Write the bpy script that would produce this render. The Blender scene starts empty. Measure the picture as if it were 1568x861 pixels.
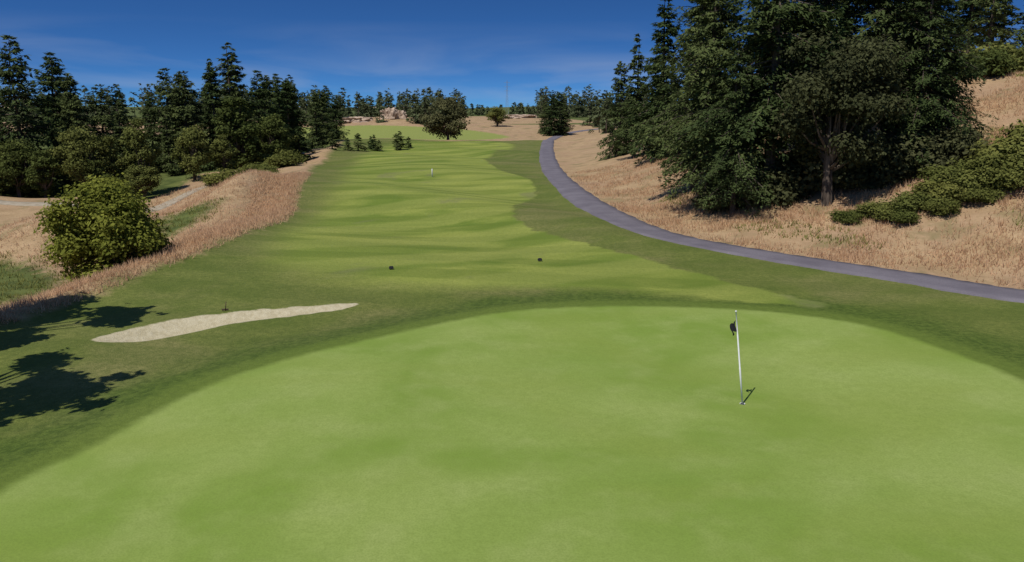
import bpy, math, random, bmesh
import numpy as np
from mathutils import Vector
from mathutils import noise as mn
rng=np.random.default_rng(7)
random.seed(7)
scene=bpy.context.scene
scene.view_settings.view_transform='Standard'
scene.view_settings.look='None'
scene.view_settings.exposure=0

# ------------------------------------------------------------ helpers
def ss(a,b,x):
    t=np.clip((x-a)/(b-a),0,1); return t*t*(3-2*t)
def smooth_pts(P,closed,n=6):
    P=np.array(P,float); N=len(P); out=[]
    rngi=range(N) if closed else range(N-1)
    for i in rngi:
        if closed: a,b,c,d=P[(i-1)%N],P[i],P[(i+1)%N],P[(i+2)%N]
        else: a,b,c,d=P[max(i-1,0)],P[i],P[i+1],P[min(i+2,N-1)]
        for k in range(n):
            t=k/n
            out.append(0.5*((2*b)+(-a+c)*t+(2*a-5*b+4*c-d)*t*t+(-a+3*b-3*c+d)*t**3))
    if not closed: out.append(P[-1])
    return np.array(out)
def seg_dist(x,y,A,B):
    dx,dy=B[0]-A[0],B[1]-A[1]
    t=np.clip(((x-A[0])*dx+(y-A[1])*dy)/(dx*dx+dy*dy+1e-9),0,1)
    return (x-A[0]-t*dx)**2+(y-A[1]-t*dy)**2, (dx*(y-A[1])-dy*(x-A[0]))
def sd_poly(x,y,P):     # negative inside
    best=np.full(x.shape,1e12); inside=np.zeros(x.shape,bool)
    for i in range(len(P)):
        A=P[i];B=P[(i+1)%len(P)]
        d,_=seg_dist(x,y,A,B); best=np.minimum(best,d)
        if A[1]!=B[1]:
            c=((A[1]>y)!=(B[1]>y))&(x<(B[0]-A[0])*(y-A[1])/(B[1]-A[1])+A[0])
            inside^=c
    d=np.sqrt(best); return np.where(inside,-d,d)
def sd_line(x,y,P):     # positive on the right of travel direction
    best=np.full(x.shape,1e12); sg=np.ones(x.shape)
    for i in range(len(P)-1):
        d,c=seg_dist(x,y,P[i],P[i+1])
        m=d<best-1e-9
        best=np.where(m,d,best); sg=np.where(m,np.where(c<0,1,-1),sg)
    return np.sqrt(best)*sg

# ------------------------------------------------------------ layout in metres (x right, y away)
GREEN=smooth_pts([(-9.1,13.2),(-8.43,15.3),(-7.62,18.4),(-6.12,20.9),(-3.6,23.4),(-.52,25.9),(2.6,26.8),(6.17,26.7),(9.04,25.9),(11.16,24.3),(12.3,21.5),(12.8,18.8),(13,12),(11,4),(5,-2),(-4,-2),(-8.5,3),(-9.6,8)],True)
FAIR=smooth_pts([(-4.5,30.5),(-8.5,32.5),(-11.4,37),(-12.6,45),(-13.8,62),(-18.0,89),(-22,125),(-20,150),(-6,155),(0.2,146),(-2.5,125),(-3.75,106),(-1.5,90),(1.5,76),(1.9,67),(0.6,59),(0.04,52.3),(0.5,47.5),(1.66,43.9),(5.35,36.8),(8.5,30.8),(10.8,27.0),(8,27.6),(3,29.6)],True)
SAND=smooth_pts([(-12.9,23.8),(-12.3,24.9),(-11.39,25.9),(-9.85,26.7),(-8.13,27.3),(-6.6,27.75),(-5.5,27.85),(-5.9,27.1),(-7.52,26.3),(-9.23,25.5),(-10.41,24.3),(-11.6,23.5)],True)
PATH=smooth_pts([(70,-5),(40,15),(25,24.5),(18.5,28.3),(16.2,31.2),(13.1,34.7),(10.06,38.6),(7.66,43.2),(6.16,51.7),(5.05,64.7),(4.4,87),(5.2,121),(7.6,165),(12,202),(25,230),(60,260),(140,300)],False)
RIM=smooth_pts([(-24,-40),(-19,5),(-17.5,18),(-16.8,25.0),(-15.8,28.8),(-15.0,34.4),(-14.5,41.6),(-14.6,51),(-17.6,66),(-23.4,97),(-28.5,130),(-36,165),(-70,230)],False)
TURF=np.vstack([RIM[RIM[:,1]<160],smooth_pts([(-30,160),(-10,157),(7,163)],False),PATH[(PATH[:,1]<165)&(PATH[:,1]>-4)][::-1],[(70,-40)]])
GREEN2=smooth_pts([(-70,180),(-34,172),(-10,176),(-1,198),(-18,232),(-48,240),(-80,218)],True)
LUSH=[smooth_pts([(-31,30),(-24,34),(-22,39),(-28,44),(-36,40),(-40,33)],True),
      smooth_pts([(-80,74),(-38,76),(-34,90),(-31.5,130),(-41,172),(-120,200),(-140,90)],True),
      smooth_pts([(-21.5,47),(-19.5,50),(-20.5,55),(-23,52)],True),
      smooth_pts([(-170,262),(-90,275),(-66,272),(-50,290),(-20,305),(-22,350),(12,345),(14,300),(30,262),(60,250),(900,300),(900,2500),(-900,2500),(-900,200)],True)]

def hgt(x,y):
    x=np.asarray(x,float); y=np.asarray(y,float)
    dp=sd_line(x,y,PATH); dl=-sd_line(x,y,RIM)
    dg=sd_poly(x,y,GREEN); dsn=sd_poly(x,y,SAND)
    far=ss(55,125,y)
    M=19*(1-far)+4.4*far; sl=.5*(1-far)+.28*far
    e=np.maximum(0,dp-2); e=e*e/(e+6)
    hill=M*(1-np.exp(-sl*e/M))*(1-ss(190,260,y)*.55)
    hill+= (ss(8,25,dp)*(0.5*np.sin(x*.23+y*.11)+.35*np.sin(y*.31-x*.17)+.2*np.sin(x*.7)*np.sin(y*.6)))*(1-ss(150,250,y)*.8)
    L=-2.3*ss(.6,8,dl)*(1-ss(16,32,dl)*.55)*(1-ss(60,100,y)*.75)
    L+=.22*np.exp(-((dl-.4)/.9)**2)
    L+=ss(0,4,dl)*(2.5*np.exp(-((x+21.5)/5)**2-((y-61)/12)**2)+1.4*np.exp(-((x+29)/6)**2-((y-50)/6)**2))
    L+=ss(1,10,dl)*(.25*np.sin(x*.5+y*.2)+.2*np.sin(y*.43-x*.2))
    z=hill+L
    z+=ss(30,45,y)*(1-ss(155,175,y))*(1-ss(-3,0,dp))*(.38*np.sin(x*.17+1+y*.05+.6*np.sin(y*.09))*np.sin(y*.12+x*.06)+.2*np.sin(y*.27+x*.22+.8*np.sin(x*.2)))
    z+=.45*np.exp(-((y-157)/10)**2)*(1-ss(0,20,np.abs(x+10)-22))
    z+=-.3*ss(163,180,y)+3.2*ss(185,300,y)
    z+=1.6*np.exp(-((x+40)/16)**2-((y-262)/16)**2)
    z+=ss(0,3,dg)*(-.28)*ss(4,-4,x)*(1-ss(26,33,y))
    z+=.12*ss(0,-5,dg)*np.sin(x*.25+.5)*np.sin(y*.22)
    z+=-.3*ss(0.05,-.9,dsn)+.1*np.exp(-(dsn/.6)**2)*ss(24.5,27,y)
    R=np.hypot(x,y)
    z+=ss(600,1600,R)*(3+5*np.sin(x*.0031+1.3)*np.cos(y*.0023)+3*np.sin(x*.009))-ss(400,600,R)*3
    return z
def H1(x,y): return float(hgt(np.array([x]),np.array([y]))[0])

def axis(lo,hi,a,b,step,g):
    c=list(np.arange(a,b,step)); s=step; v=c[-1]
    while v<hi: s*=1+g; v+=s; c.append(v)
    s=step; v=c[0]; pre=[]
    while v>lo: s*=1+g; v-=s; pre.append(v)
    return np.array(pre[::-1]+c)

def new_mesh(name,V,F,mats,mi=None,attrs=None,smooth=False):
    me=bpy.data.meshes.new(name)
    V=np.asarray(V,np.float32); F=np.asarray(F,np.int32); n=F.shape[1]
    me.vertices.add(len(V)); me.vertices.foreach_set('co',V.ravel())
    me.loops.add(F.size); me.loops.foreach_set('vertex_index',F.ravel())
    me.polygons.add(len(F)); me.polygons.foreach_set('loop_start',np.arange(0,F.size,n,dtype=np.int32))
    me.polygons.foreach_set('loop_total',np.full(len(F),n,np.int32))
    for m in mats: me.materials.append(m)
    if mi is not None: me.polygons.foreach_set('material_index',np.asarray(mi,np.int32))
    me.polygons.foreach_set('use_smooth',np.full(len(F),smooth,bool))
    if attrs:
        for k,a in attrs.items():
            at=me.attributes.new(k,'FLOAT','POINT'); at.data.foreach_set('value',np.asarray(a,np.float32))
    me.update(calc_edges=True)
    return me
def add_obj(name,me,loc=(0,0,0),rz=0,sc=(1,1,1),parent=None):
    o=bpy.data.objects.new(name,me); scene.collection.objects.link(o)
    o.location=loc; o.rotation_euler=(0,0,rz); o.scale=sc
    if parent: o.parent=parent
    return o

# ------------------------------------------------------------ node helpers
class NT:
    def __init__(s,mat):
        mat.use_nodes=True; s.t=mat.node_tree; s.n=s.t.nodes; s.l=s.t.links
        s.b=s.n.get('Principled BSDF')
        if s.b: s.b.inputs['Specular IOR Level'].default_value=.15
    def node(s,ty,**kw):
        n=s.n.new(ty)
        for k,v in kw.items(): setattr(n,k,v)
        return n
    def put(s,sock,v):
        if isinstance(v,bpy.types.NodeSocket): s.l.new(v,sock)
        elif isinstance(v,(tuple,list)):
            sock.default_value=tuple(v)+((1,) if len(v)==3 and len(sock.default_value)==4 else ())
        else: sock.default_value=v
    def math(s,op,a,b=0,clamp=False):
        n=s.node('ShaderNodeMath',operation=op,use_clamp=clamp); s.put(n.inputs[0],a); s.put(n.inputs[1],b); return n.outputs[0]
    def mix(s,f,a,b,blend='MIX'):
        n=s.node('ShaderNodeMix',data_type='RGBA',blend_type=blend); s.put(n.inputs[0],f); s.put(n.inputs[6],a); s.put(n.inputs[7],b); return n.outputs[2]
    def attr(s,name): return s.node('ShaderNodeAttribute',attribute_name=name).outputs['Fac']
    def step(s,x,a,b,lo=0,hi=1):
        n=s.node('ShaderNodeMapRange',interpolation_type='SMOOTHSTEP'); s.put(n.inputs[0],x)
        n.inputs[1].default_value=a;n.inputs[2].default_value=b;n.inputs[3].default_value=lo;n.inputs[4].default_value=hi; return n.outputs[0]
    def mapping(s,vec,stretch,rot=0):
        m=s.node('ShaderNodeMapping'); m.inputs['Scale'].default_value=stretch; m.inputs['Rotation'].default_value=(0,0,rot); s.l.new(vec,m.inputs[0]); return m.outputs[0]
    def noise(s,vec,scale,detail=3,rough=.55,stretch=None,rot=0,dist=0):
        if stretch: vec=s.mapping(vec,stretch,rot)
        n=s.node('ShaderNodeTexNoise'); s.l.new(vec,n.inputs['Vector']); n.inputs['Scale'].default_value=scale; n.inputs['Detail'].default_value=detail; n.inputs['Roughness'].default_value=rough; n.inputs['Distortion'].default_value=dist; return n.outputs['Fac']
    def bands(s,vec,scale,rot,dist):
        n=s.node('ShaderNodeTexWave',wave_type='BANDS',bands_direction='Y',wave_profile='SIN'); s.l.new(s.mapping(vec,(1,1,0),rot),n.inputs['Vector']); n.inputs['Scale'].default_value=scale; n.inputs['Distortion'].default_value=dist; n.inputs['Detail'].default_value=2; n.inputs['Detail Scale'].default_value=.6; return n.outputs['Fac']

# ------------------------------------------------------------ ground
gm=bpy.data.materials.new('ground_grass'); N=NT(gm)
P=N.node('ShaderNodeNewGeometry').outputs['Position']
n_big=N.noise(P,.16,3,dist=.5); n_mid=N.noise(P,.7,3); n_fine=N.noise(P,5,3,.7); n_vf=N.noise(P,26,2,.7)
n_str=N.noise(P,.22,3,.5,(.45,.8,1),.5,1.2); n_far=N.noise(P,.05,3,.6,dist=.8)
n_edge=N.noise(P,1.6,3,.6); mow=N.bands(P,.085,.16,2.6); mow2=N.bands(P,.05,-.45,3.0)
def jit(a,amt,src=None): 
    return N.math('ADD',a,N.math('MULTIPLY',N.math('SUBTRACT',src or n_edge,.5),amt))
sdg=N.attr('sd_green'); sdf=N.attr('sd_fair'); sdt=N.attr('sd_turf'); sds=N.attr('sd_sand'); sdg2=N.attr('sd_green2'); sdr=N.attr('sd_lush')
# putting green
cg=N.mix(N.step(n_big,.34,.66),(.158,.24,.036),(.255,.32,.085))
cg=N.mix(N.step(n_mid,.42,.75,0,.5),cg,(.285,.335,.11))
cg=N.mix(N.step(n_str,.45,.7,0,.5),cg,(.205,.26,.05))
cg=N.mix(N.step(n_fine,.3,.75,0,.32),cg,(.15,.205,.038))
cg=N.mix(N.step(n_vf,.35,.7,0,.35),cg,(.12,.17,.03))
# fairway
cf=N.mix(N.step(n_str,.36,.64),(.115,.17,.022),(.275,.30,.065))
cf=N.mix(N.step(n_far,.4,.65,0,.45),cf,(.23,.25,.052))
cf=N.mix(N.step(n_big,.4,.7,0,.35),cf,(.145,.205,.028))
cf=N.mix(N.step(mow,.4,.65,0,.42),cf,(.085,.13,.016))
cf=N.mix(N.step(mow2,.35,.75,0,.42),cf,(.285,.305,.075))
cf=N.mix(N.step(N.noise(P,.12,4,.65,dist=.6),.59,.69,0,.55),cf,(.17,.155,.085))
cf=N.mix(N.step(n_fine,.35,.75,0,.38),cf,(.105,.145,.021))
cf=N.mix(N.step(n_vf,.35,.7,0,.22),cf,(.08,.115,.017))
# rough
cr=N.mix(N.step(n_mid,.3,.7),(.115,.145,.028),(.17,.188,.045))
cr=N.mix(N.step(n_far,.45,.62,0,.65),cr,(.195,.188,.06))
cr=N.mix(N.step(n_big,.46,.64,0,.65),cr,(.235,.205,.085))
cr=N.mix(N.step(mow,.4,.7,0,.3),cr,(.085,.115,.02))
cr=N.mix(N.step(n_fine,.35,.65,0,.5),cr,(.068,.094,.017))
cr=N.mix(N.step(n_vf,.35,.65,0,.5),cr,(.045,.068,.012))
near=N.math('MULTIPLY',N.step(jit(jit(sdg,1.6),1.8,n_mid),3.7,1.5),.78)
dk=N.mix(N.step(n_fine,.35,.65),(.074,.115,.017),(.038,.068,.009))
cr=N.mix(near,cr,dk)
# dry grass
cd=N.mix(N.step(n_mid,.3,.7),(.33,.225,.125),(.44,.31,.18))
cd=N.mix(N.step(n_big,.4,.65,0,.7),cd,(.35,.225,.145))
cd=N.mix(N.step(n_fine,.35,.75,0,.5),cd,(.23,.16,.08))
cd=N.mix(N.step(n_vf,.4,.7,0,.35),cd,(.18,.125,.065))
cd=N.mix(N.step(N.noise(P,.33,4,.6),.53,.66,0,.65),cd,(.17,.145,.065))
cl=N.mix(N.step(n_mid,.3,.7),(.05,.068,.018),(.11,.13,.035))
cd=N.mix(N.step(jit(sdr,3),.5,-1.2),cd,cl)
cs=N.mix(N.step(n_fine,.3,.7),(.38,.33,.21),(.48,.43,.30)); cs=N.mix(N.step(n_vf,.4,.7,0,.3),cs,(.3,.26,.17))
col=N.mix(N.step(jit(jit(sdt,1.2),1.6,n_mid),-.7,.5),cr,cd)
soft=N.attr('soft')
fm=N.step(N.math('DIVIDE',jit(jit(sdf,.5),1.2,n_mid),soft),.5,-.5)
col=N.mix(N.math('MULTIPLY',fm,.95),col,cf)
col=N.mix(N.step(jit(sdg,.4),1.3,.5,0,.5),col,(.13,.178,.03))
col=N.mix(N.step(jit(sdg,.3),.22,-.22),col,cg)
col=N.mix(N.step(jit(sdg2,3,n_mid),1,-1,0,.9),col,(.20,.245,.055))
col=N.mix(N.step(jit(sds,.35),.06,-.06),col,cs)
N.l.new(col,N.b.inputs['Base Color']); N.b.inputs['Roughness'].default_value=.9
bm_=N.node('ShaderNodeBump'); bm_.inputs['Distance'].default_value=.06
N.l.new(N.math('MULTIPLY',N.step(sdg,-.2,.5,.18,1),.6),bm_.inputs['Strength'])
N.l.new(N.math('ADD',n_fine,N.math('MULTIPLY',n_vf,.5)),bm_.inputs['Height']); N.l.new(bm_.outputs[0],N.b.inputs['Normal'])

xs=axis(-2500,2500,-30,34,.33,.03); ys=axis(-120,4000,6,62,.33,.022)
X,Y=np.meshgrid(xs,ys); x=X.ravel(); y=Y.ravel()
z=hgt(x,y); nx,ny=len(xs),len(ys)
idx=np.arange(nx*ny).reshape(ny,nx)
F=np.stack([idx[:-1,:-1],idx[:-1,1:],idx[1:,1:],idx[1:,:-1]],-1).reshape(-1,4)
lush=np.minimum.reduce([sd_poly(x,y,L) for L in LUSH])
cx=np.interp(y,[30,62,90,150],[-3,-6,-10,-11])
softv=.35+ss(2,-4,x-cx)*3.0+ss(34,30,y)*ss(9,5,x)*1.5+ss(90,140,y)*1.5
at=dict(sd_green=sd_poly(x,y,GREEN),sd_fair=sd_poly(x,y,FAIR),sd_turf=sd_poly(x,y,TURF),sd_sand=sd_poly(x,y,SAND),sd_green2=sd_poly(x,y,GREEN2),sd_lush=lush,soft=softv)
add_obj('ground',new_mesh('ground',np.stack([x,y,z],-1),F,[gm],None,at,True))

# ------------------------------------------------------------ strips: cart path, gravel road
def strip(name,line,w,mat,off=.05):
    T=np.gradient(line,axis=0); T/=np.linalg.norm(T,axis=1)[:,None]; Nn=np.stack([T[:,1],-T[:,0]],-1)
    cols=[(-w/2-.06,-.15),(-w/2,off),(-w/4,off+.012),(0,off+.018),(w/4,off+.012),(w/2,off),(w/2+.06,-.15)]
    V=[];k=len(cols)
    for j,(s,dz) in enumerate(cols):
        wob=.05*np.sin(np.arange(len(line))*1.7+j*2)+.04*np.sin(np.arange(len(line))*.73+j) if j in (0,1,5,6) else 0
        p=line+Nn*(s+wob*np.ones(len(line)))[:,None]; V.append(np.stack([p[:,0],p[:,1],hgt(p[:,0],p[:,1])+dz],-1))
    V=np.stack(V,1); n=len(line); ix=np.arange(n*k).reshape(n,k)
    F=np.stack([ix[:-1,:-1],ix[:-1,1:],ix[1:,1:],ix[1:,:-1]],-1).reshape(-1,4)
    return add_obj(name,new_mesh(name,V.reshape(-1,3),F,[mat],None,None,True))
pm=bpy.data.materials.new('asphalt_path'); N=NT(pm); P=N.node('ShaderNodeNewGeometry').outputs['Position']
c=N.mix(N.step(N.noise(P,.5,4),.3,.7),(.125,.113,.133),(.175,.16,.182)); c=N.mix(N.step(N.noise(P,20,3,.7),.3,.7,0,.4),c,(.08,.072,.085))
N.l.new(c,N.b.inputs['Base Color']); N.b.inputs['Roughness'].default_value=.85
strip('cart_path',smooth_pts(PATH[::3],False,8),2.2,pm)
rm=bpy.data.materials.new('gravel'); N=NT(rm); P=N.node('ShaderNodeNewGeometry').outputs['Position']
c=N.mix(N.step(N.noise(P,2,5,.7),.3,.7),(.26,.22,.16),(.36,.31,.24)); N.l.new(c,N.b.inputs['Base Color']); N.b.inputs['Roughness'].default_value=.9
strip('gravel_road',smooth_pts([(-75,64),(-50,68),(-38,70),(-32,73),(-29.5,85),(-29.6,103),(-31.6,121),(-35.5,140),(-45,170)],False,10),1.4,rm)

# ------------------------------------------------------------ vegetation materials
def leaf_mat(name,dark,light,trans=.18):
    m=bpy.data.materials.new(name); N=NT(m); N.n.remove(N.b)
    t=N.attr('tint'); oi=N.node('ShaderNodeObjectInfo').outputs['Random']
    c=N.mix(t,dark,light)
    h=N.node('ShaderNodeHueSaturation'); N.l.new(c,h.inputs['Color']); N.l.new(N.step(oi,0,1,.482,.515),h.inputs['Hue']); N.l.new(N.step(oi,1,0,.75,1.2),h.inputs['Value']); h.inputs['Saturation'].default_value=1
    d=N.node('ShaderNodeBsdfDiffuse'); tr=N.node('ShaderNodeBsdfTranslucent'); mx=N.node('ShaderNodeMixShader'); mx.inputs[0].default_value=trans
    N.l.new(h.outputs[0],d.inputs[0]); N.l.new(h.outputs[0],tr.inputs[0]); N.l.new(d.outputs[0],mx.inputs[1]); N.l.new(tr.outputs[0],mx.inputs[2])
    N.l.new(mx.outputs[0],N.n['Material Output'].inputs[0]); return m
FIR=leaf_mat('fir_needles',(.032,.050,.020),(.105,.138,.048),.27)
FIR_HAZE=leaf_mat('hazed_fir_needles',(.045,.062,.032),(.105,.13,.062),.25)  # distant firs: atmospheric haze painted into a paler needle colour
OAK=leaf_mat('oak_leaves',(.050,.056,.026),(.135,.138,.062),.3)
BUSH=leaf_mat('bush_leaves',(.09,.115,.02),(.27,.29,.055),.35)
BROOM=leaf_mat('shrub_leaves',(.07,.085,.022),(.20,.215,.06),.35)
YOUNG=leaf_mat('alder_leaves',(.06,.078,.022),(.17,.19,.055),.3)
DRYL=leaf_mat('dry_blades',(.42,.295,.165),(.66,.48,.29),.5)
GRNL=leaf_mat('weed_blades',(.11,.13,.03),(.28,.28,.09),.4)
bk=bpy.data.materials.new('bark'); N=NT(bk); P=N.node('ShaderNodeTexCoord').outputs['Object']
N.l.new(N.mix(N.step(N.noise(P,3,4,.7,(1,1,.2)),.3,.7),(.04,.03,.024),(.15,.12,.095)),N.b.inputs['Base Color']); N.b.inputs['Roughness'].default_value=.95

class Build:
    def __init__(s): s.V=[];s.F=[];s.M=[];s.T=[];s.n=0
    def tube(s,pts,rad,k=6):
        pts=np.array(pts,float); rad=np.array(rad,float); T=np.gradient(pts,axis=0); T/=np.linalg.norm(T,axis=1)[:,None]+1e-9
        ref=np.array([1,0,0]) if abs(T[0,0])<.8 else np.array([0,1,0])
        A=np.cross(T,ref); A/=np.linalg.norm(A,axis=1)[:,None]+1e-9; B=np.cross(T,A)
        a=np.linspace(0,2*np.pi,k,endpoint=False)
        V=pts[:,None,:]+rad[:,None,None]*(np.cos(a)[None,:,None]*A[:,None,:]+np.sin(a)[None,:,None]*B[:,None,:])
        n=len(pts); ix=np.arange(n*k).reshape(n,k)+s.n; nx_=np.roll(ix,-1,1)
        f1=np.stack([ix[:-1],nx_[:-1],nx_[1:]],-1).reshape(-1,3); f2=np.stack([ix[:-1],nx_[1:],ix[1:]],-1).reshape(-1,3)
        F=np.vstack([f1,f2]); s.V.append(V.reshape(-1,3)); s.F.append(F); s.M.append(np.zeros(len(F),int)); s.T.append(np.zeros(n*k)); s.n+=n*k
    def leaves(s,C,D,W,L,Wd,tint,quad=False,mi=1):
        n=len(C); L=np.asarray(L)[:,None]; Wd=np.asarray(Wd)[:,None]
        if quad:
            V=np.stack([C-D*L*.5,C+W*Wd,C+D*L*.5,C-W*Wd],1).reshape(-1,3)
            b=np.arange(n)*4+s.n; F=np.vstack([np.stack([b,b+1,b+2],-1),np.stack([b,b+2,b+3],-1)]); k=4
        else:
            V=np.stack([C-W*Wd,C+W*Wd,C+D*L],1).reshape(-1,3); b=np.arange(n)*3+s.n; F=np.stack([b,b+1,b+2],-1); k=3
        s.V.append(V); s.F.append(F); s.M.append(np.full(len(F),mi)); s.T.append(np.repeat(tint,k)); s.n+=n*k
    def mesh(s,name,mats): return new_mesh(name,np.vstack(s.V),np.vstack(s.F),mats,np.concatenate(s.M),{'tint':np.clip(np.concatenate(s.T),0,1)})
def unit(a): return a/(np.linalg.norm(a,axis=-1,keepdims=True)+1e-9)

def fir_into(B,r,H,R,nb,lp,ls,base=.08,open_=0.0,trunk=True,org=(0,0,0),twigs=True,power=.8,droop=.18):
    org=np.array(org,float)
    if trunk:
        zz=np.linspace(0,1,7); bend=r.normal(0,.012*H,(7,2)); bend[0]=0; bend=np.cumsum(bend,0)*.4
        pts=np.stack([bend[:,0],bend[:,1],zz*H*.99-.3*(zz==0)],-1)+org
        B.tube(pts,(.016*H+.03)*(1-zz*.95),6 if twigs else 3)
    t=base+(1-base)*r.random(nb)**1.05
    lay=max(8,int(H*1.4)); t=np.where(r.random(nb)<.6,np.round(t*lay)/lay+r.normal(0,.008,nb),t); t=np.clip(t,base,.995)
    az=r.random(nb)*2*np.pi
    ph=r.random(4)*6
    lobes=1+.2*np.sin(az*2+ph[0]+t*7)+.2*np.sin(az*3+t*17+ph[1])+.14*np.sin(t*31+ph[2])
    Lb=R*((1-t)**power)*(.45+.65*r.random(nb))*lobes*np.minimum(1,.6+(t-base)*3)+.02*R
    if open_>0: keep=r.random(nb)>open_; t,az,Lb=t[keep],az[keep],Lb[keep]
    for i in range(len(t)):
        o=np.array([math.cos(az[i]),math.sin(az[i]),0]); sd=np.array([-o[1],o[0],0]); L=Lb[i]
        sl=-.25+.8*t[i]**1.5+r.normal(0,.1)
        p0=org+np.array([0,0,t[i]*H])
        if twigs and L>.8:
            s=np.array([0,.5,1.0]); B.tube(p0+o*(s*L*.95)[:,None]+np.array([0,0,1])*((sl*s-droop*s*s)*L)[:,None],[.012*L+.012,.008*L+.008,.004],3)
        n=int(lp*(L/R)**1.2)+5
        s=.12+.9*r.random(n)**.75
        lat=r.uniform(-1,1,n)*.42*L*np.clip(1.15-s,.1,1)
        C=p0+o*(s*L)[:,None]+sd*lat[:,None]+np.array([0,0,1])*((sl*s-droop*s*s)*L-np.abs(lat)*.25-r.random(n)**2*.16*L+r.normal(0,.03,n))[:,None]
        D=unit(o*.6+sd*(np.sign(lat)*r.uniform(.2,1,n))[:,None]+np.array([0,0,1])*r.uniform(-.9,.25,n)[:,None])
        W=unit(np.cross(D,unit(r.normal(0,.4,(n,3))+o*.35+np.array([0,0,1]))))
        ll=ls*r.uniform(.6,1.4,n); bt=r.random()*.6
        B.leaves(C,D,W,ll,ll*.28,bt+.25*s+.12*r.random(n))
def make_fir(name,seed,H,R,nb,lp,ls,**k):
    B=Build(); fir_into(B,np.random.default_rng(seed),H,R,nb,lp,ls,**k); return B.mesh(name,[bk,FIR])
def make_broad(name,seed,H,R,nclump,nl,ls,mat,trunk_h=.25,low=.0,flat=1.0,cl=.3,tr=.03):
    r=np.random.default_rng(seed); B=Build()
    th=H*trunk_h; zz=np.linspace(0,1,5)
    B.tube(np.stack([zz*r.normal(0,.2),zz*r.normal(0,.2),zz*(th+.2*H)-.3*(zz==0)],-1),H*tr*(1-.55*zz),7)
    zc=H*(low+1)/2; rz=H*(1-low)/2
    for i in range(nclump):
        u=unit(r.normal(size=3)); q=r.random()**.4*.78
        wob=1+.14*math.sin(3*math.atan2(u[1],u[0])+seed)
        c=np.array([u[0]*R*q*wob,u[1]*R*q*wob,zc+u[2]*rz*q*flat])
        if c[2]>zc: c[:2]*=(1-.2*((c[2]-zc)/rz))
        cr=R*cl*r.uniform(.55,1.3)
        s0=np.array([0,0,th*r.uniform(.7,1.3)]); mid=(s0+c)/2+np.array([0,0,-.1*np.linalg.norm(c-s0)])+r.normal(0,.1,3)
        B.tube([s0,mid,c],[H*tr*.38,H*tr*.2,.015],4)
        n=int(nl*(cr/(R*cl))**2); d=unit(r.normal(size=(n,3))); rad=cr*(r.random(n)**.45)*(1+.3*np.sin(d[:,0]*5+i)*np.sin(d[:,2]*6))*(1+.25*(r.random(n)<.12))
        C=c+d*rad[:,None]*np.array([1,1,.75]); C[:,2]=np.maximum(C[:,2],.08+r.random(n)*.25)
        nrm=unit(d*.7+np.array([0,0,.5])+r.normal(0,.45,(n,3))); D=unit(np.cross(nrm,r.normal(size=(n,3)))); W=np.cross(nrm,D)
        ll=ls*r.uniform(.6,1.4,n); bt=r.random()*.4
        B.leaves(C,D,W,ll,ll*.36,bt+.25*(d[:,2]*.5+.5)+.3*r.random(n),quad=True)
    return B.mesh(name,[bk,mat])

# ------------------------------------------------------------ trees
firN=[make_fir('fir_near_a',1,18,4.6,320,150,.26,base=.15,power=.6,droop=.24),
      make_fir('fir_near_b',2,18,4.0,300,150,.26,base=.18,power=.55,droop=.24),
      make_fir('fir_near_c',3,18,5.0,290,160,.26,base=.12,power=.5,open_=.12,droop=.28)]
firM=[make_fir('fir_mid_a',11,15,3.1,230,75,.38,base=.04,power=.7),
      make_fir('fir_mid_b',12,15,3.5,230,75,.38,base=.04,power=.6),
      make_fir('fir_mid_c',13,15,2.8,210,75,.38,base=.08,power=.8,open_=.1),
      make_fir('fir_mid_d',14,15,3.9,230,80,.38,base=.03,power=.55)]
firThin=[make_fir('fir_thin_a',21,14,2.8,120,60,.34,base=.3,power=.45,open_=.2),make_fir('fir_thin_b',22,14,2.5,110,60,.34,base=.38,power=.45,open_=.2)]
firS=[make_fir('fir_young_a',31,3,1.0,90,30,.22,base=.03),make_fir('fir_young_b',32,3,1.15,90,30,.22,base=.03,power=.7)]
def put(name,me,x,y,h,h0,w=1,rz=None,dz=-.15):
    s=h/h0; return add_obj(name,me,(x,y,H1(x,y)+dz),random.random()*6.28 if rz is None else rz,(s*w,s*w,s))
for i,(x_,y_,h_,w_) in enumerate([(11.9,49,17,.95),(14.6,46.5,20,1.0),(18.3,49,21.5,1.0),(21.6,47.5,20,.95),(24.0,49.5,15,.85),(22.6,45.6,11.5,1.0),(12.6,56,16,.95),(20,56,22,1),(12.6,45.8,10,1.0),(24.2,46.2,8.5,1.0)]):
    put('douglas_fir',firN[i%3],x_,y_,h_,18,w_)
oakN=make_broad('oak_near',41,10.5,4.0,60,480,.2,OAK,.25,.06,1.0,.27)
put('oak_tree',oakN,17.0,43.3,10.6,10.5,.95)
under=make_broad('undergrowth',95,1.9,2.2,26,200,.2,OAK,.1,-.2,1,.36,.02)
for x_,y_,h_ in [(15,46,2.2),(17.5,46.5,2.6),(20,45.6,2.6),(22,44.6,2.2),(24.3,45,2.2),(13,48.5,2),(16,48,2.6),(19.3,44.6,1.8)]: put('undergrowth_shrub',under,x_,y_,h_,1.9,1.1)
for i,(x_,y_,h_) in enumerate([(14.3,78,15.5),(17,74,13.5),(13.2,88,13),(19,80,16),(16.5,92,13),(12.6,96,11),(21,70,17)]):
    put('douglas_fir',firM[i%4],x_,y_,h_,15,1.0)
for i in range(22):
    x_=34+i*1.7+random.uniform(-1,1); y_=78+random.uniform(-5,9)-i*.5
    put('douglas_fir',(firThin if i%3 else firM)[i%2],x_,y_,random.uniform(9,15),14,random.uniform(.9,1.2))
for x_,y_,h_ in [(34,70,12),(30.5,70,14),(41,72,11)]: put('douglas_fir',firThin[0],x_,y_,h_,14,1.1)
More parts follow.
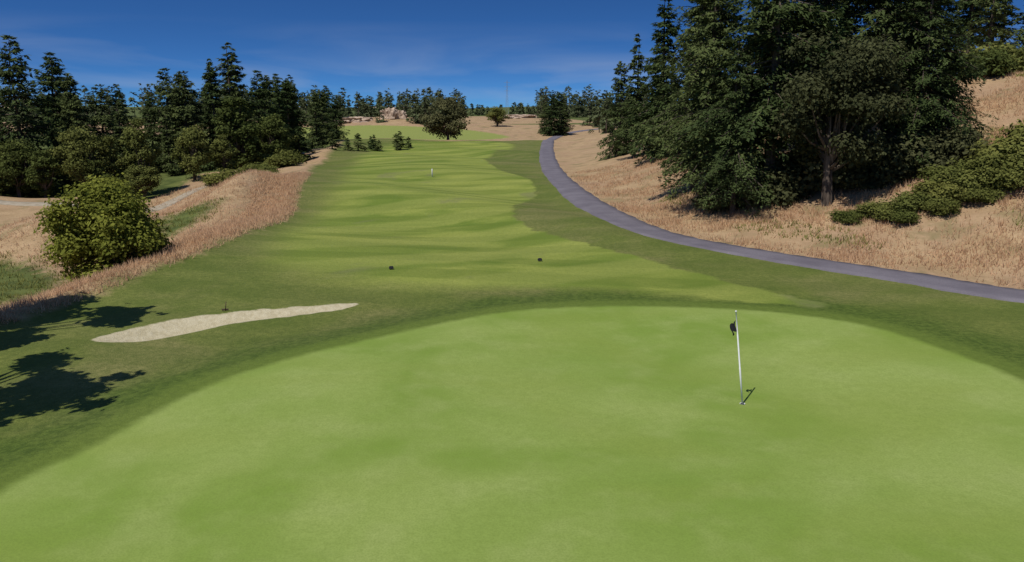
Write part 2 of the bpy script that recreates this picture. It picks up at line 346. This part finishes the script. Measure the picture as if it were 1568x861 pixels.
left=[(-51,80,14,1),(-47.5,79,15.5,.9),(-54,82,15,1),(-43.5,82,9,1),(-46,86,11.5,.9),(-57,86,15,1),(-50,90,14,1),
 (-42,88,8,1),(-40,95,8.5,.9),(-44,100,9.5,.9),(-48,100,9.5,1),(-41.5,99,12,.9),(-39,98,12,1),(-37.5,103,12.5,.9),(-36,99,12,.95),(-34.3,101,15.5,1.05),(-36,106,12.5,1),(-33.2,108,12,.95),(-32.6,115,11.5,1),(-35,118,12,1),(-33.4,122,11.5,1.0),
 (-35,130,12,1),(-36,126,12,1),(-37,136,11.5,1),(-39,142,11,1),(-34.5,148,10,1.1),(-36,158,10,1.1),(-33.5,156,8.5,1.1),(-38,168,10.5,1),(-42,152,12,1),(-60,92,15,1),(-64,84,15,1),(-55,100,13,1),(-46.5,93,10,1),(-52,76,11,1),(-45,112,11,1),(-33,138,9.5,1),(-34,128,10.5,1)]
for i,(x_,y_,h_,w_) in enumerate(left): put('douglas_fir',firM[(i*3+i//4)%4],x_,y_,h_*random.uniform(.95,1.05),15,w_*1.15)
ald=[make_broad('alder_a',51,9,3.4,40,260,.27,YOUNG,.2,.02,1,.30),make_broad('alder_b',52,9,2.6,36,260,.27,YOUNG,.2,.0,1,.34)]
for i,(x_,y_,h_,w_) in enumerate([(-41,77,8,.9),(-36.5,80,8.5,.9),(-46,75,6.5,1),(-31.8,95,9.5,1.1),(-29.9,101,8,1),(-50,76,7,1.1),(-33.8,86,7,.9),(-39,79,6.5,.9),(-31.5,110,7,1),(-43.5,75,5,1.2),(-35.5,77.5,4,1.3),(-31.5,89,5,1.2),(-47.5,74,4,1.3),(-39,76,4,1.3)]):
    put('alder_tree',ald[i%2],x_,y_,h_,9,w_)
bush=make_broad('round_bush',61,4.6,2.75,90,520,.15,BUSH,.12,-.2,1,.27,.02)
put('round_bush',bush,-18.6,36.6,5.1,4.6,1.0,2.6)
for i,(x_,y_,h_) in enumerate([(-29.2,112,4.8),(-27.4,124,2.9),(-25.6,127,2.1),(-24.2,128,2.9),(-22.2,131,2.6),(-21.2,130,1.9),(-18.3,133,3.1),(-17.3,136,2),(-23.2,134,2.2),(-19.8,139,2.4)]):
    put('young_fir',firS[i%2],x_,y_,h_,3,1.4)
oakF=make_broad('oak_far',71,9,4.6,44,260,.34,OAK,.15,.0,1,.29)
put('oak_tree',oakF,-12.8,163,9.6,9,1.08)
put('oak_tree',ald[0],-4.3,240,7.0,9,1.5)
for i,(x_,y_,h_) in enumerate([(9.7,200,11),(11.8,205,10.5),(13.2,203,9),(8.6,208,8)]): put('douglas_fir',firM[i%4],x_,y_,h_,15,1.3)
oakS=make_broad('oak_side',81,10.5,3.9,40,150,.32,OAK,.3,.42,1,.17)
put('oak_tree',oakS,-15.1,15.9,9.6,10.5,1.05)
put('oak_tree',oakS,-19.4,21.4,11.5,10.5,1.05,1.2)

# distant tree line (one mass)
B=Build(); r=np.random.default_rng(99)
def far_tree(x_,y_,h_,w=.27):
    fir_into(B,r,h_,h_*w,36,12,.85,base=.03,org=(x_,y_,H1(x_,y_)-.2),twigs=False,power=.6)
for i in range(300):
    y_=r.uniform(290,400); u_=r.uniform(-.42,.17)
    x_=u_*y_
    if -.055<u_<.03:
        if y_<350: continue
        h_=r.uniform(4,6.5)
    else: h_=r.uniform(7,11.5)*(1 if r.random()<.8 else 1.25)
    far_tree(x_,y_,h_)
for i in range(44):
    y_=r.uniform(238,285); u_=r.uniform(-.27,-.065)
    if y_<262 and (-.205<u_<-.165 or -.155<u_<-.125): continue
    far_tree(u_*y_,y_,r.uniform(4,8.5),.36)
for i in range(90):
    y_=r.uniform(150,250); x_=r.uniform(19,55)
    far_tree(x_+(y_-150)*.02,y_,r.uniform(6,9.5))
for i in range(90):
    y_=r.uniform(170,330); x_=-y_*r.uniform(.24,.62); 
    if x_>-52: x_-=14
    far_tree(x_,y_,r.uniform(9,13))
add_obj('distant_tree_line',B.mesh('distant_tree_line',[bk,FIR_HAZE]))

shr=[make_broad('shrub_a',91,1.8,1.7,30,260,.15,BROOM,.1,-.1,1,.36,.02),make_broad('shrub_b',92,1.5,1.9,30,260,.15,BROOM,.1,-.1,1,.34,.02)]
for i,(x_,y_,h_,w_) in enumerate([(25,40.3,1.8,1.15),(26.6,41.2,2.1,1.2),(28.3,41.8,2.2,1.2),(23.8,40,1.4,1.2),(29.5,40.6,1.9,1.2),(27.2,39.4,1.2,1.2),(21.8,40.2,1.2,1.3),(20.2,40.2,1.0,1.4),(22.8,41.2,1.4,1.2),(18.4,40.4,.9,1.4),(31,42.5,2.2,1.2),(19.2,39.2,.7,1.5),(21,39.0,.8,1.4),(17.2,40.6,.7,1.4),(22.7,39.3,.9,1.3)]):
    put('shrub',shr[i%2],x_,y_,h_,1.7,w_)
put('shrub',shr[0],-27.2,96,2.0,1.7,1.4); put('shrub',shr[1],-27.8,88,1.8,1.7,1.4); put('shrub',shr[0],-28.5,80,1.6,1.7,1.4)
brn=make_broad('hill_shrub',93,1.8,1.9,22,200,.17,YOUNG,.1,-.1,1,.36,.02)
for x_,y_,h_ in [(34,60,2.2),(36.5,63,2.6),(39,64,2.2)]: put('shrub',brn,x_,y_,h_,1.8,1.1)

# ------------------------------------------------------------ tall dry grass (one mass)
def grass(name,mat,pts,hmin,hmax,blades=6,wd=.022,spread=.16):
    n=len(pts); B=Build(); r=np.random.default_rng(5)
    zc=hgt(pts[:,0],pts[:,1]); base=np.repeat(np.column_stack([pts,zc]),blades,0); m=len(base)
    base[:,:2]+=r.normal(0,spread,(m,2)); D=unit(np.column_stack([r.normal(0,.42,(m,2)),np.ones(m)])); a=r.normal(0,.6,m)-.5
    W=np.column_stack([np.cos(a),np.sin(a),np.zeros(m)]); Hh=r.uniform(hmin,hmax,m)*np.repeat(r.uniform(.6,1.2,n),blades); base[:,2]-=.03
    B.leaves(base,D,W,Hh,np.full(m,wd),np.repeat(r.random(n),blades)*.5+.5*r.random(m),mi=0)
    return add_obj(name,B.mesh(name,[mat]))
def sample(n,x0,x1,y0,y1): return np.column_stack([rng.uniform(x0,x1,n),rng.uniform(y0,y1,n)])
q=sample(60000,4,40,24,85); dp=sd_line(q[:,0],q[:,1],PATH); nn=np.sin(q[:,0]*.9+np.sin(q[:,1]*.6)*2)+np.sin(q[:,1]*.8+q[:,0]*.3)
m=(dp>1.35)&(dp<32)&(rng.random(len(q))<np.clip(.45+.3*nn,.1,1)*np.where(q[:,1]>55,.5,1)); A=q[m][:15000]
q=sample(60000,-34,-13,12,80); dl=-sd_line(q[:,0],q[:,1],RIM)
m=((dl>-.3)&(dl<2.8)&(rng.random(len(q))<.7))|((dl>0)&(rng.random(len(q))<.2)); lu=np.minimum.reduce([sd_poly(q[:,0],q[:,1],L) for L in LUSH]); m&=lu>0; Bq=q[m][:13000]
grass('dry_grass',DRYL,np.vstack([A,Bq]),.14,.40)
q=sample(30000,4,36,28,60); dp=sd_line(q[:,0],q[:,1],PATH); nn=np.sin(q[:,0]*.5+1)+np.sin(q[:,1]*.45+q[:,0]*.2)
m=(dp>4)&(nn>.8)&(rng.random(len(q))<.3); A=q[m][:1200]
q=sample(8000,-40,-18,28,58); lu=np.minimum.reduce([sd_poly(q[:,0],q[:,1],L) for L in LUSH]); A=np.vstack([A,q[lu<.5][:1800]])
grass('weeds',GRNL,A,.12,.32,6,.03)

# ------------------------------------------------------------ rocks
rk=bpy.data.materials.new('sandstone'); N=NT(rk); P=N.node('ShaderNodeNewGeometry').outputs['Position']
c=N.mix(N.step(N.noise(P,.7,5,.7),.35,.65),(.24,.17,.125),(.50,.39,.30)); N.l.new(c,N.b.inputs['Base Color']); N.b.inputs['Roughness'].default_value=.9
def rock(x_,y_,sx,sy,sz,seed):
    bm=bmesh.new(); bmesh.ops.create_icosphere(bm,subdivisions=4,radius=1)
    for v in bm.verts:
        p=v.co*1.5+Vector((seed*7.1,0,0)); k=1+.5*mn.noise(p)+.3*mn.noise(p*2.7)+.15*mn.noise(p*6); v.co*=k; v.co.z=min(v.co.z,.6+.25*mn.noise(p*2.2))
        v.co.x*=sx; v.co.y*=sy; v.co.z*=sz
    me=bpy.data.meshes.new('rock'); bm.to_mesh(me); bm.free(); me.materials.append(rk); add_obj('rock_outcrop',me,(x_,y_,H1(x_,y_)))
rock(-49,250,4.8,2.5,2.3,1); rock(-38.2,256,2.6,2,4.6,2); rock(-35.4,257,2.2,2,3.6,3); rock(-53.5,248,3.6,2.5,1.6,4); rock(-45.5,252,2.5,2,1.5,8); rock(3,300,7,3,1.8,5); rock(-3,290,5,3,1.2,6)

# ------------------------------------------------------------ small objects
def simple(name,c,rough=.5):
    m=bpy.data.materials.new(name); N=NT(m); P=N.node('ShaderNodeTexCoord').outputs['Object']
    k=tuple(v*.75 for v in c); N.l.new(N.mix(N.noise(P,9,3),k,c),N.b.inputs['Base Color']); N.b.inputs['Roughness'].default_value=rough; return m
white=simple('white_paint',(.8,.8,.8),.4); black=simple('black_cloth',(.03,.03,.035),.8); dark=simple('dark_hole',(.01,.01,.01)); wood=simple('weathered_wood',(.10,.07,.05),.8)
def lathe(name,prof,mat,parent,loc=(0,0,0),k=20):
    V=[];F=[]
    for r_,z_ in prof:
        for j in range(k): V.append((r_*math.cos(2*math.pi*j/k),r_*math.sin(2*math.pi*j/k),z_))
    for i in range(len(prof)-1):
        for j in range(k): F.append((i*k+j,i*k+(j+1)%k,(i+1)*k+(j+1)%k,(i+1)*k+j))
    me=bpy.data.meshes.new(name); me.from_pydata(V,[],F); me.materials.append(mat)
    for p in me.polygons: p.use_smooth=True
    return add_obj(name,me,loc,0,(1,1,1),parent)
def flagstick(x_,y_,h,lean,flagmat):
    e=bpy.data.objects.new('golf_flagstick',None); scene.collection.objects.link(e); e.location=(x_,y_,H1(x_,y_))
    lathe('cup_rim',[(.064,.012),(.058,.012),(.054,-.0),(.0,-.0)],white,e)
    lathe('cup_hole',[(.053,.004),(.0,.004)],dark,e)
    p=lathe('pole',[(.0,.0),(.021,.0),(.021,.9),(.018,.905),(.018,1.7),(.015,1.705),(.015,h-.03),(.022,h-.025),(.022,h-.004),(.0,h)],white,e)
    p.rotation_euler=(0,lean,0)
    bm=bmesh.new(); nu,nv=13,13; g=[]
    for j in range(nv):
        v=j/(nv-1); row=[]
        for i in range(nu):
            u=i/(nu-1)
            xx=.018+u*(.15-.05*v)+.02*math.sin(u*9+v*3); yy=.05*math.sin(u*11+v*2)*(.3+u); zz=h-.22-v*.20-u*.16-.03*math.sin(u*7)
            row.append(bm.verts.new((-xx,yy,zz)))
        g.append(row)
    for j in range(nv-1):
        for i in range(nu-1): bm.faces.new((g[j][i],g[j][i+1],g[j+1][i+1],g[j+1][i]))
    me=bpy.data.meshes.new('flag'); bm.to_mesh(me); bm.free(); me.materials.append(flagmat)
    for q_ in me.polygons: q_.use_smooth=True
    f=add_obj('flag',me,(0,0,0),0,(1,1,1),e); f.rotation_euler=(0,lean,0)
flagstick(5.385,17.75,2.27,-.125,black)
def tee_marker(x_,y_):
    e=bpy.data.objects.new('tee_marker',None); scene.collection.objects.link(e); e.location=(x_,y_,H1(x_,y_)); 
    bm=bmesh.new(); bmesh.ops.create_cube(bm,size=1)
    for v in bm.verts: v.co.x*=.2*(.8 if v.co.z>0 else 1);v.co.y*=.14*(.7 if v.co.z>0 else 1);v.co.z=v.co.z*.11+.09
    bmesh.ops.bevel(bm,geom=bm.edges[:],offset=.015,segments=2,affect='EDGES')
    me=bpy.data.meshes.new('marker_block'); bm.to_mesh(me); bm.free(); me.materials.append(black); add_obj('marker_block',me,(0,0,0),.3,(1,1,1),e)
    lathe('spike',[(.0,-.1),(.012,-.1),(.012,.05),(0,.05)],wood,e,k=8)
tee_marker(-5.1,33.3); tee_marker(1.25,35.4)
def stake(name,x_,y_,h,r_,mat):
    return lathe(name,[(0,-.1),(r_,-.1),(r_,h-.05),(r_*.7,h),(0,h)],mat,None,(x_,y_,H1(x_,y_)),10)
stake('yardage_stake',-7.9,80,.8,.06,white)
e=bpy.data.objects.new('bunker_rake',None); scene.collection.objects.link(e); e.location=(-9.9,26.9,H1(-9.9,26.9))
hn=lathe('handle',[(0,0),(.014,0),(.014,.42),(0,.42)],wood,e,k=8); hn.rotation_euler=(.5,.1,.4)
bm=bmesh.new(); bmesh.ops.create_cube(bm,size=1) 
for v in bm.verts: v.co.x*=.22;v.co.y*=.04;v.co.z*=.05
for i in range(5):
    rr=bmesh.ops.create_cube(bm,size=1)
    for v in rr['verts']: v.co=Vector((v.co.x*.015-.09+i*.045,v.co.y*.015,v.co.z*.08-.06))
me=bpy.data.meshes.new('rake_head'); bm.to_mesh(me); bm.free(); me.materials.append(wood); add_obj('rake_head',me,(0,0,.06),.2,(1,1,1),e)
B=Build(); Hm=17
for a,b in [(-1,-1),(1,-1),(1,1),(-1,1)]: B.tube([(a*.7,b*.7,0),(a*.4,b*.4,Hm*.5),(a*.08,b*.08,Hm)],[.06,.05,.04],4)
for k in range(12):
    z0=k*Hm/12; z1=z0+Hm/12; w0=.7*(1-z0/Hm)+.08; w1=.7*(1-z1/Hm)+.08
    for a,b in [((-1,-1),(1,-1)),((1,-1),(1,1)),((1,1),(-1,1)),((-1,1),(-1,-1))]: B.tube([(a[0]*w0,a[1]*w0,z0),(b[0]*w1,b[1]*w1,z1)],[.03,.03],3)
for k in (.7,.82,.94): B.tube([(-1.5,0,Hm*k),(1.5,0,Hm*k)],[.05,.05],4)
steel=simple('galvanised_steel',(.3,.3,.3)); add_obj('transmission_tower',B.mesh('tower',[steel]),(-2.5,415,H1(-2.5,415)))

# ------------------------------------------------------------ light, sky
az=math.atan2(-.62,-.78); el=math.radians(57)
s=Vector((math.sin(az)*math.cos(el),math.cos(az)*math.cos(el),math.sin(el)))
ld=bpy.data.lights.new('sun','SUN'); ld.energy=4.4; ld.angle=math.radians(.5); ld.color=(1,.955,.88)
lo=bpy.data.objects.new('sun',ld); scene.collection.objects.link(lo); lo.rotation_euler=(-s).to_track_quat('-Z','Y').to_euler(); lo.location=(0,0,60)
w=bpy.data.worlds.new('World'); scene.world=w; w.use_nodes=True; t=w.node_tree; n=t.nodes; l=t.links
bg=n['Background']; bg.inputs[1].default_value=.09
sky=n.new('ShaderNodeTexSky'); sky.sky_type='NISHITA'; sky.sun_disc=False; sky.sun_elevation=el; sky.sun_rotation=az%(2*math.pi); sky.altitude=300; sky.air_density=1.0; sky.dust_density=.1; sky.ozone_density=3
tc=n.new('ShaderNodeTexCoord'); mp=n.new('ShaderNodeMapping'); mp.inputs['Scale'].default_value=(1,1,3.2); mp.inputs['Location'].default_value=(0,0,.075)
vn=n.new('ShaderNodeVectorMath'); vn.operation='NORMALIZE'
l.new(tc.outputs['Generated'],mp.inputs[0]); l.new(mp.outputs[0],vn.inputs[0]); l.new(vn.outputs[0],sky.inputs[0])
sx=n.new('ShaderNodeSeparateXYZ'); l.new(tc.outputs['Generated'],sx.inputs[0])
ev=n.new('ShaderNodeMapRange'); ev.inputs[1].default_value=.15; ev.inputs[2].default_value=.8; ev.inputs[3].default_value=1; ev.inputs[4].default_value=.15; l.new(sx.outputs[2],ev.inputs[0])
mul=n.new('ShaderNodeMix'); mul.data_type='RGBA'; mul.blend_type='MULTIPLY'; mul.inputs[7].default_value=(.27,.60,1.0,1)
l.new(ev.outputs[0],mul.inputs[0]); l.new(sky.outputs[0],mul.inputs[6])
m2=n.new('ShaderNodeMapping'); m2.inputs['Scale'].default_value=(2.2,2.2,12); m2.inputs['Rotation'].default_value=(0,.12,0); m2.inputs['Location'].default_value=(.35,0,0)
ns=n.new('ShaderNodeTexNoise'); ns.inputs['Scale'].default_value=1.9; ns.inputs['Detail'].default_value=6; ns.inputs['Distortion'].default_value=.6
l.new(tc.outputs['Generated'],m2.inputs[0]); l.new(m2.outputs[0],ns.inputs[0])
mr=n.new('ShaderNodeMapRange'); mr.inputs[1].default_value=.46; mr.inputs[2].default_value=.75; mr.inputs[3].default_value=0; mr.inputs[4].default_value=.34; l.new(ns.outputs['Fac'],mr.inputs[0])
lowm=n.new('ShaderNodeMapRange'); lowm.inputs[1].default_value=.10; lowm.inputs[2].default_value=.03; l.new(sx.outputs[2],lowm.inputs[0])
mm=n.new('ShaderNodeMath'); mm.operation='MULTIPLY'; l.new(mr.outputs[0],mm.inputs[0]); l.new(lowm.outputs[0],mm.inputs[1])
mx=n.new('ShaderNodeMix'); mx.data_type='RGBA'; mx.inputs[7].default_value=(5,5.4,6.2,1); l.new(mm.outputs[0],mx.inputs[0]); l.new(mul.outputs[2],mx.inputs[6]); l.new(mx.outputs[2],bg.inputs[0])

cam=bpy.data.cameras.new('camera'); cam.lens=28.25; cam.sensor_width=36; cam.clip_end=8000; cam.clip_start=.1
co=bpy.data.objects.new('camera',cam); scene.collection.objects.link(co); co.location=(0,0,6.7); co.rotation_euler=(math.radians(90-12.2),0,0); scene.camera=co
